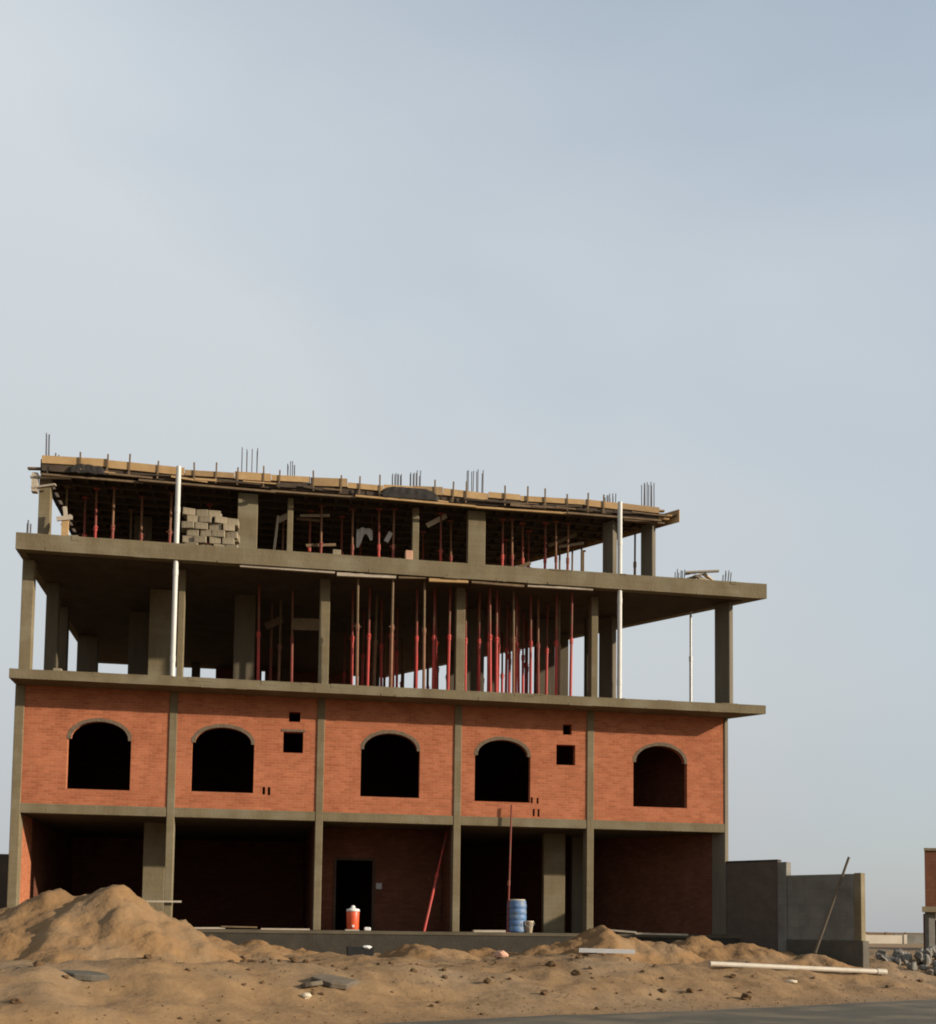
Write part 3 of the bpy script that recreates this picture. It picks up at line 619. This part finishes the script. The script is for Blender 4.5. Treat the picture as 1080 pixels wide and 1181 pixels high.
# heap of timber offcuts on the right terrace
random.seed(9)
for k, (dx, dy, a, t, ln) in enumerate([(0, 0, .3, .25, 1.0), (.1, .15, -.4, -.1, .9), (-.1, -.1, 1.0, .15, .7), (.25, 0, .1, -.25, .9), (-.22, .1, -.1, .35, .8), (.3, .1, .8, -.05, .6), (.05, -.15, -.2, .05, 1.0), (-.05, .2, .5, .3, .8)]):
    c = Vector((19.35+dx*1.1, .75+dy, S2T+.28+.07*k)); d = Vector((math.cos(a)*math.cos(t), math.sin(a)*math.cos(t), math.sin(t)))*ln/2
    timber(c-d, c+d, .12, .05, 'paleboard', 'pale offcut in the jumbled timber heap on the right terrace', 'timber_offcut', 'timber offcuts heaped on the right terrace')
lump('sand_sack', (19.45, .95, S2T+.27), .50, .38, .42, 'block', 'bulging sandy sack under the timber offcuts on the right terrace', 'sack', 4.)
# rubble bits on the first slab
random.seed(14)
hollow_block((1.15, -.55, S1T), (.22, .15, .1), 'block', 'small scrap of block on the open slab by the left columns')

# ------------------------------------------------------------------ things on the plinth
# insulated cooler
P = empty('water_cooler', 'round orange water cooler with white lid standing before the doorway', 'water cooler', (9.02, -.12, FL))
mb = MB(); mb.lathe((0, 0, 0), [(.155, 0), (.165, .02), (.172, .3), (.178, .47), (.172, .485)], 24); mb.build('body', 'orange', P, smooth=True)
mb = MB(); mb.lathe((0, 0, .486), [(.178, 0), (.184, .02), (.18, .06), (.10, .085), (.06, .10), (.055, .15), (.02, .17)], 24); mb.build('lid', 'white', P, smooth=True)
mb = MB(); mb.box(-.03, .03, -.22, -.165, .06, .12); mb.build('tap', 'white', P)
mb = MB(); mb.box(-.19, .19, -.15, .16, 0, .035); o = mb.build('wooden_board', 'paleboard'); o.location = (9.0, -.12, FL-.0); tag(o, 'small pale board under the orange water cooler', 'board')
P.location.z = FL+.037
mb = MB(); mb.box(-.09, .09, -.06, .06, 0, .1); o = mb.build('cement_block', 'white', bevel=.02); o.location = (9.42, -.15, FL); tag(o, 'small white lump beside the orange water cooler', 'block')
# drum
P = empty('plastic_drum', 'blue plastic drum with paler lid standing on the plinth beside a cream bucket', 'drum', (13.62, -.05, FL))
prof = [(.25, 0), (.275, .03)]
for k in range(5):
    z = .05+.16*k; prof += [(.278, z), (.278, z+.10), (.268, z+.115), (.268, z+.145)]
prof += [(.272, .86), (.25, .90)]
mb = MB(); mb.lathe((0, 0, 0), prof, 28); mb.build('body', 'blue', P, smooth=True)
mb = MB(); mb.lathe((0, 0, .902), [(.245, 0), (.25, .012), (.22, .03), (.05, .035)], 28); mb.build('lid', 'cream', P, smooth=True)
P = empty('bucket', 'small cream bucket tucked against the right of the blue drum', 'bucket', (13.93, -.22, FL))
mb = MB(); mb.lathe((0, 0, 0), [(.10, 0), (.135, .30), (.145, .305), (.14, .33), (.12, .33)], 20); mb.build('body', 'cream', P, smooth=True)
mb = MB(); pts = [(.138*math.cos(t), .02, .30-.14*math.sin(t)) for t in [math.pi*k/10 for k in range(11)]]
for a, b in zip(pts, pts[1:]): mb.tube((a[0], -.14, a[2]), (b[0], -.14, b[2]), .006, n=6)
mb.build('handle', 'galv', P)
# poles
mb = MB(); mb.tube((13.34, -.18, FL), (13.43, -.12, 3.50), .026, n=8); mb.tube((13.36, -.17, 1.2), (13.365, -.165, 1.35), .042, n=8); mb.box(13.26, 13.42, -.26, -.10, FL, FL+.012)
tag(mb.build('steel_pole', 'dullred', loc=(13.34, -.18, FL)), 'thin dull red upright pole in front of the fourth bay reaching the brick', 'pole')
mb = MB(); a = Vector((10.98, -.2, FL)); b = Vector((11.75, .9, 2.75)); mb.tube(a, a+(b-a)*.55, .036, n=8); mb.tube(a+(b-a)*.52, a+(b-a)*.58, .048, n=8); mb.tube(a+(b-a)*.58, b, .026, n=8)
tag(mb.build('steel_prop', 'redsteel', loc=a), 'red steel prop leaning inside the third bay right of the doorway', 'prop')
timber((3.42, -.09, .61), (4.44, -.09, .62), .06, .05, 'paleboard', 'short pale crosspiece across the second ground floor column')
timber((4.75, -.22, FL+.02), (5.6, -.15, FL+.03), .3, .04, 'paleboard', 'pale board lying on the plinth left of the second bay')
timber((5.5, -.20, FL+.07), (6.45, -.2, FL+.06), .25, .04, 'oldwood', 'brown board lying on the plinth in the second bay')
timber((6.55, -.25, FL+.02), (7.85, -.22, FL+.02), .16, .04, 'paleboard', 'long pale lath along the plinth edge left of the third column')
timber((12.35, -.2, FL+.03), (13.25, -.2, FL+.035), .28, .06, 'paleboard', 'pale board lying on the plinth left of the blue drum')
timber((15.95, -.55, .02), (16.9, -.75, -.05), .2, .05, 'paleboard', 'left one of two pale boards lying on the sand before the last bay')
timber((16.9, -.6, -.08), (18.4, -.75, -.1), .2, .05, 'paleboard', 'right one of two pale boards lying on the sand before the last bay')
# black tub with a white rag
P = empty('plastic_tub', 'black plastic tub with a white rag on its rim, below the doorway', 'tub', (9.15, -1.15, gz(9.15, -1.15)-.03))
mb = MB(); t = .025; X, Y, Z = .34, .24, .38
mb.box(-X, X, -Y, Y, 0, t); mb.box(-X, X, -Y, -Y+t, t, Z); mb.box(-X, X, Y-t, Y, t, Z); mb.box(-X, -X+t, -Y+t, Y-t, t, Z); mb.box(X-t, X, -Y+t, Y-t, t, Z)
mb.build('body', 'black', P)
o = lump('rag', (.17, -.17, .37), .15, .12, .06, 'white', None, None, 8.); o.parent = P

# ------------------------------------------------------------------ pipes and boards on the sand
def gpipe(p0, p1, r, label, m='pvc', name='plastic_pipe'):
    a = Vector((p0[0], p0[1], gz(*p0)+r+p0_lift)); b = Vector((p1[0], p1[1], gz(*p1)+r+p0_lift))
    P = empty(name, label, 'pipe', a); mb = MB(); mb.tube(a, b, r, n=14); o = mb.build('pipe', m); o.data.transform(Matrix.Translation(-a)); o.parent = P
    mb = MB(); d = (b-a).normalized(); mb.tube(b-d*.28, b+d*.02, r*1.22, n=14); o = mb.build('pipe_socket', m); o.data.transform(Matrix.Translation(-a)); o.parent = P
p0_lift = .05
gpipe((17.35, -5.0), (22.6, -3.95), .066, 'long white plastic pipe lying on the sand before the grey wall', 'dustypvc')
zb_ = max(gz(14.2, -4.5), gz(15.5, -4.85))+.10
timber((14.2, -4.5, zb_), (15.5, -4.85, zb_-.02), .22, .10, 'white', 'short white board lying on sand before the broad heap', 'white_board')

# ------------------------------------------------------------------ boundary walls
W0 = Vector((20.2, -.35)); WD = Vector((.6, -.8)); WN = Vector((.8, .6))
G = empty('boundary_wall', 'dark grey boundary wall stepping down beside the right end of the building', 'wall', (20.2, -.35, -.9))
def wseg(name, s0, s1, z0, z1, th, m, out=0.):
    a = W0+WD*s0-WN*out; b = W0+WD*s1-WN*out; n = WN*(th+out)
    mb = MB(); mb.prism([tuple(a), tuple(b), tuple(b+n), tuple(a+n)], z0, z1)
    o = mb.build(name, m, bevel=.01); o.data.transform(Matrix.Translation((-20.2, .35, .9))); o.parent = G
wseg('wall_panel', -.62, 1.16, -.8, 2.02, .2, 'brownblock'); wseg('pillar', 1.16, 1.44, -.8, 1.98, .24, 'greyblock', .03)
wseg('wall_panel', 1.44, 3.40, -.2, 1.60, .2, 'greyblock'); wseg('pillar', 3.40, 3.60, -.2, 1.62, .24, 'concrete', .02)
wseg('footing', 1.44, 3.66, -1.3, -.202, .30, 'footcon', .07)
wseg('coping', -.62, 1.155, 2.021, 2.06, .23, 'plinth', .02)
a = Vector((21.2, -2.85, gz(21.2, -2.85)+.25)); b = Vector((22.14, -2.99, 2.05)); mb = MB(); mb.tube(a, b, .045, .035, n=8)
tag(mb.build('timber_pole', 'scrap', loc=a), 'long weathered pole leaning on the dark grey wall and rising above it', 'pole')
mb = MB(); mb.box(-7, -.02, 4, 4.2, -1, 2.02); tag(mb.build('boundary_wall', 'brownblock'), 'dark shaded wall end at the left edge behind the building corner', 'wall')

# ------------------------------------------------------------------ neighbour building and far walls
N = empty('brick_building', 'unfinished brown brick building at the right edge beyond the rubble', 'building', (35.6, 15, -.8))
def nb(name, poly, z0, z1, m):
    mb = MB(); mb.prism(poly, z0, z1); o = mb.build(name, m); o.data.transform(Matrix.Translation((-35.6, -15, .8))); o.parent = N
q_ = lambda o: [(35.56-o, 15-o), (43.5+o, 14.0-o), (50+o, 23+o), (42.2-o, 23+o)]
nb('brick_wall', q_(0), 1.22, 3.72, 'shadebrick'); nb('roof_slab', q_(.06), 3.722, 3.84, 'concrete'); nb('floor_slab', q_(.42), .98, 1.218, 'concrete')
for cx_, cy_ in ((35.75, 14.95), (39.6, 14.45), (43.3, 13.9)): nb('column', [(cx_-.15, cy_-.15), (cx_+.15, cy_-.15), (cx_+.15, cy_+.15), (cx_-.15, cy_+.15)], -1, .978, 'greyblock')
nb('beam', [(35.92, 14.82), (39.42, 14.36), (39.42, 14.56), (35.92, 15.02)], .64, .976, 'farwhite')
nb('back_wall', [(37.5, 18), (44, 17), (44, 17.3), (37.5, 18.3)], -1, .97, 'shadebrick')
def farwall(x0, x1, y, z0, z1, m, lab):
    mb = MB(); mb.box(x0, x1, y, y+.3, z0, z1); n_ = int((x1-x0)/3.0)
    for k in range(n_+1):
        xx = x0+(x1-x0)*k/max(n_, 1); mb.box(xx-.15, xx+.15, y-.06, y-.002, z0, z1+.06)
    tag(mb.build('far_wall', m, loc=(x0, y, z0)), lab, 'wall')
farwall(57.8, 61.6, 60, -1, -.12, 'farwhite', 'low cream wall far away between the grey wall and brick building')
farwall(61.9, 72, 62, -1.2, -.02, 'greyblock', 'low grey wall far away left of the brown brick building')
farwall(60, 130, 118, -1.2, .18, 'oldwood', 'long dark low wall on the far horizon beyond the cream wall')
farwall(-40, -22, 70, -1.0, 1.0, 'farwhite', 'long pale wall far behind the left end of the building')

# ------------------------------------------------------------------ rubble and clods
random.seed(21)
protos = [lump('rubble_stone', (0, 0, -50), 1, .8, .62, 'rock', None, None, 10.+k, sub=2, amp=.55) for k in range(4)]
for p in protos:
    for poly in p.data.polygons: poly.use_smooth = False
used = set()
def place(k, loc, s, rot, label, cat, grp, name=None):
    o = protos[k] if k not in used else protos[k].copy()
    if k in used: COL.objects.link(o)
    used.add(k); o.location = loc; o.scale = (s, s, s); o.rotation_euler = rot; tag(o, label, cat, grp)
for i in range(85):
    a = random.uniform(0, 2*math.pi); q = math.sqrt(random.random()); x = 26.4+2.6*q*math.cos(a); y = -1.6+1.6*q*math.sin(a)
    h = .55*(1-q)*random.random()**.5; s = random.uniform(.10, .24)
    place(i % 4, (x, y, gz(x, y)+h+.05), s, (random.uniform(0, 6), random.uniform(0, 6), random.uniform(0, 6)), 'broken grey concrete lump in the rubble pile near the brown brick building', 'rubble', 'broken concrete lumps in the rubble pile')
protos2 = [lump('earth_clod', (0, 0, -50), 1, .85, .6, 'clod', None, None, 30.+k, sub=2, amp=.5) for k in range(3)]
used2 = set()
random.seed(33)
def clod(k, loc, s, label, grp=None):
    o = protos2[k] if k not in used2 else protos2[k].copy()
    if k in used2: COL.objects.link(o)
    used2.add(k); o.location = loc; o.scale = (s, s, s); o.rotation_euler = (random.uniform(-.3, .3), random.uniform(-.3, .3), random.uniform(0, 6)); tag(o, label, 'clod', grp)
clod(0, (12.9, -6.9, gz(12.9, -6.9)+.03), .14, 'dark earth clod left of the short white board')
clod(1, (13.2, -7.9, gz(13.2, -7.9)+.02), .15, 'dark flat earth clod nearer the road than the short white board')
clod(2, (16.7, -8.6, gz(16.7, -8.6)+.04), .14, 'lone dark clod on the smooth verge below the long white pipe')
for i in range(140):
    x = random.uniform(-1, 16) if i < 110 else random.uniform(14, 24); s_ = random.uniform(1.0, 6.5)
    p = RP+RN*s_+RD*((x-RP.x-RN.x*s_)/RD.x)
    sz = random.choice([.025, .03, .04, .04, .05, .05, .06, .07, .09])
    clod(i % 3, (p.x, p.y, gz(p.x, p.y)+sz*.25), sz, 'small brown clod of earth strewn over the sand', 'small earth clods strewn over the sand')
for i in range(46):
    x = random.uniform(4.2, 8.2); y = random.uniform(-5.2, -8.6)-.25*(8-x); sz = random.choice([.05, .06, .08, .1, .13])
    clod(i % 3, (x, y, gz(x, y)+sz*.3+max(0, .9-.45*(x-3.6))*.3), sz, 'brown earth clod rolled down to the foot of the tall heap', 'earth clods at the foot of the tall heap')
grit = MB(); rg = random.Random(77)
for i in range(4000):
    x = rg.uniform(-2, 27); s_ = .3+7.5*rg.random()**1.2
    p = RP+RN*s_+RD*((x-RP.x-RN.x*s_)/RD.x); z = gz(p.x, p.y); q = .008+.022*rg.random()**3; a = rg.uniform(0, 6.3)
    c, d = math.cos(a)*q, math.sin(a)*q
    grit.add([(p.x+c, p.y+d, z), (p.x-d*.8, p.y+c*.8, z), (p.x-c, p.y-d, z), (p.x+d*.8, p.y-c*.8, z), (p.x+c*.2, p.y+d*.2, z+q*1.1)], [(0, 1, 4), (1, 2, 4), (2, 3, 4), (3, 0, 4)])
tag(grit.build('gravel', 'clod'), 'fine brown grit and pebbles strewn over the sand', 'gravel', kind='stuff')
# paving scraps near the road, and a slab standing in for shade
def slab_piece(x, y, a, b, th, rz, tilt, m, lab, dz=.04):
    mb = MB(); pts = [(a*math.cos(t)*random.uniform(.6, 1.15), b*math.sin(t)*random.uniform(.6, 1.15)) for t in [2*math.pi*k/9 for k in range(9)]]
    mb.prism(pts, -th/2, th/2); o = mb.build('concrete_slab_piece', m, bevel=.015); o.location = (x, y, gz(x, y)+dz); o.rotation_euler = (tilt, .08, rz); tag(o, lab, 'rubble')
slab_piece(3.95, -13.0, .42, .26, .10, .2, .12, 'footcon', 'dark slab piece standing in for a shadowed hollow below the tall heap', .02)  # slab shape added for a dark shadowed patch in the sand
slab_piece(7.9, -11.3, .48, .36, .10, .4, .22, 'scrap', 'tilted grey paving piece lying on the sand near the road')
slab_piece(7.45, -11.7, .26, .2, .08, 1.4, -.2, 'scrap', 'smaller grey paving scrap leaning by the tilted paving piece')
lump('white_stone', (7.36, -12.2, gz(7.36, -12.2)+.05), .09, .07, .06, 'cream', 'small white stone beside the tilted grey paving piece', 'stone', 50.)
lump('white_stone', (18.9, -6.2, gz(18.9, -6.2)+.03), .16, .1, .05, 'cream', 'small pale stone on the sand just below the long white pipe', 'stone', 52.)
lump('red_stone', (12.2, -4.8, gz(12.2, -4.8)+.06), .18, .14, .11, 'terracotta', 'reddish broken brick lump right of the low rounded mound', 'stone', 53.)
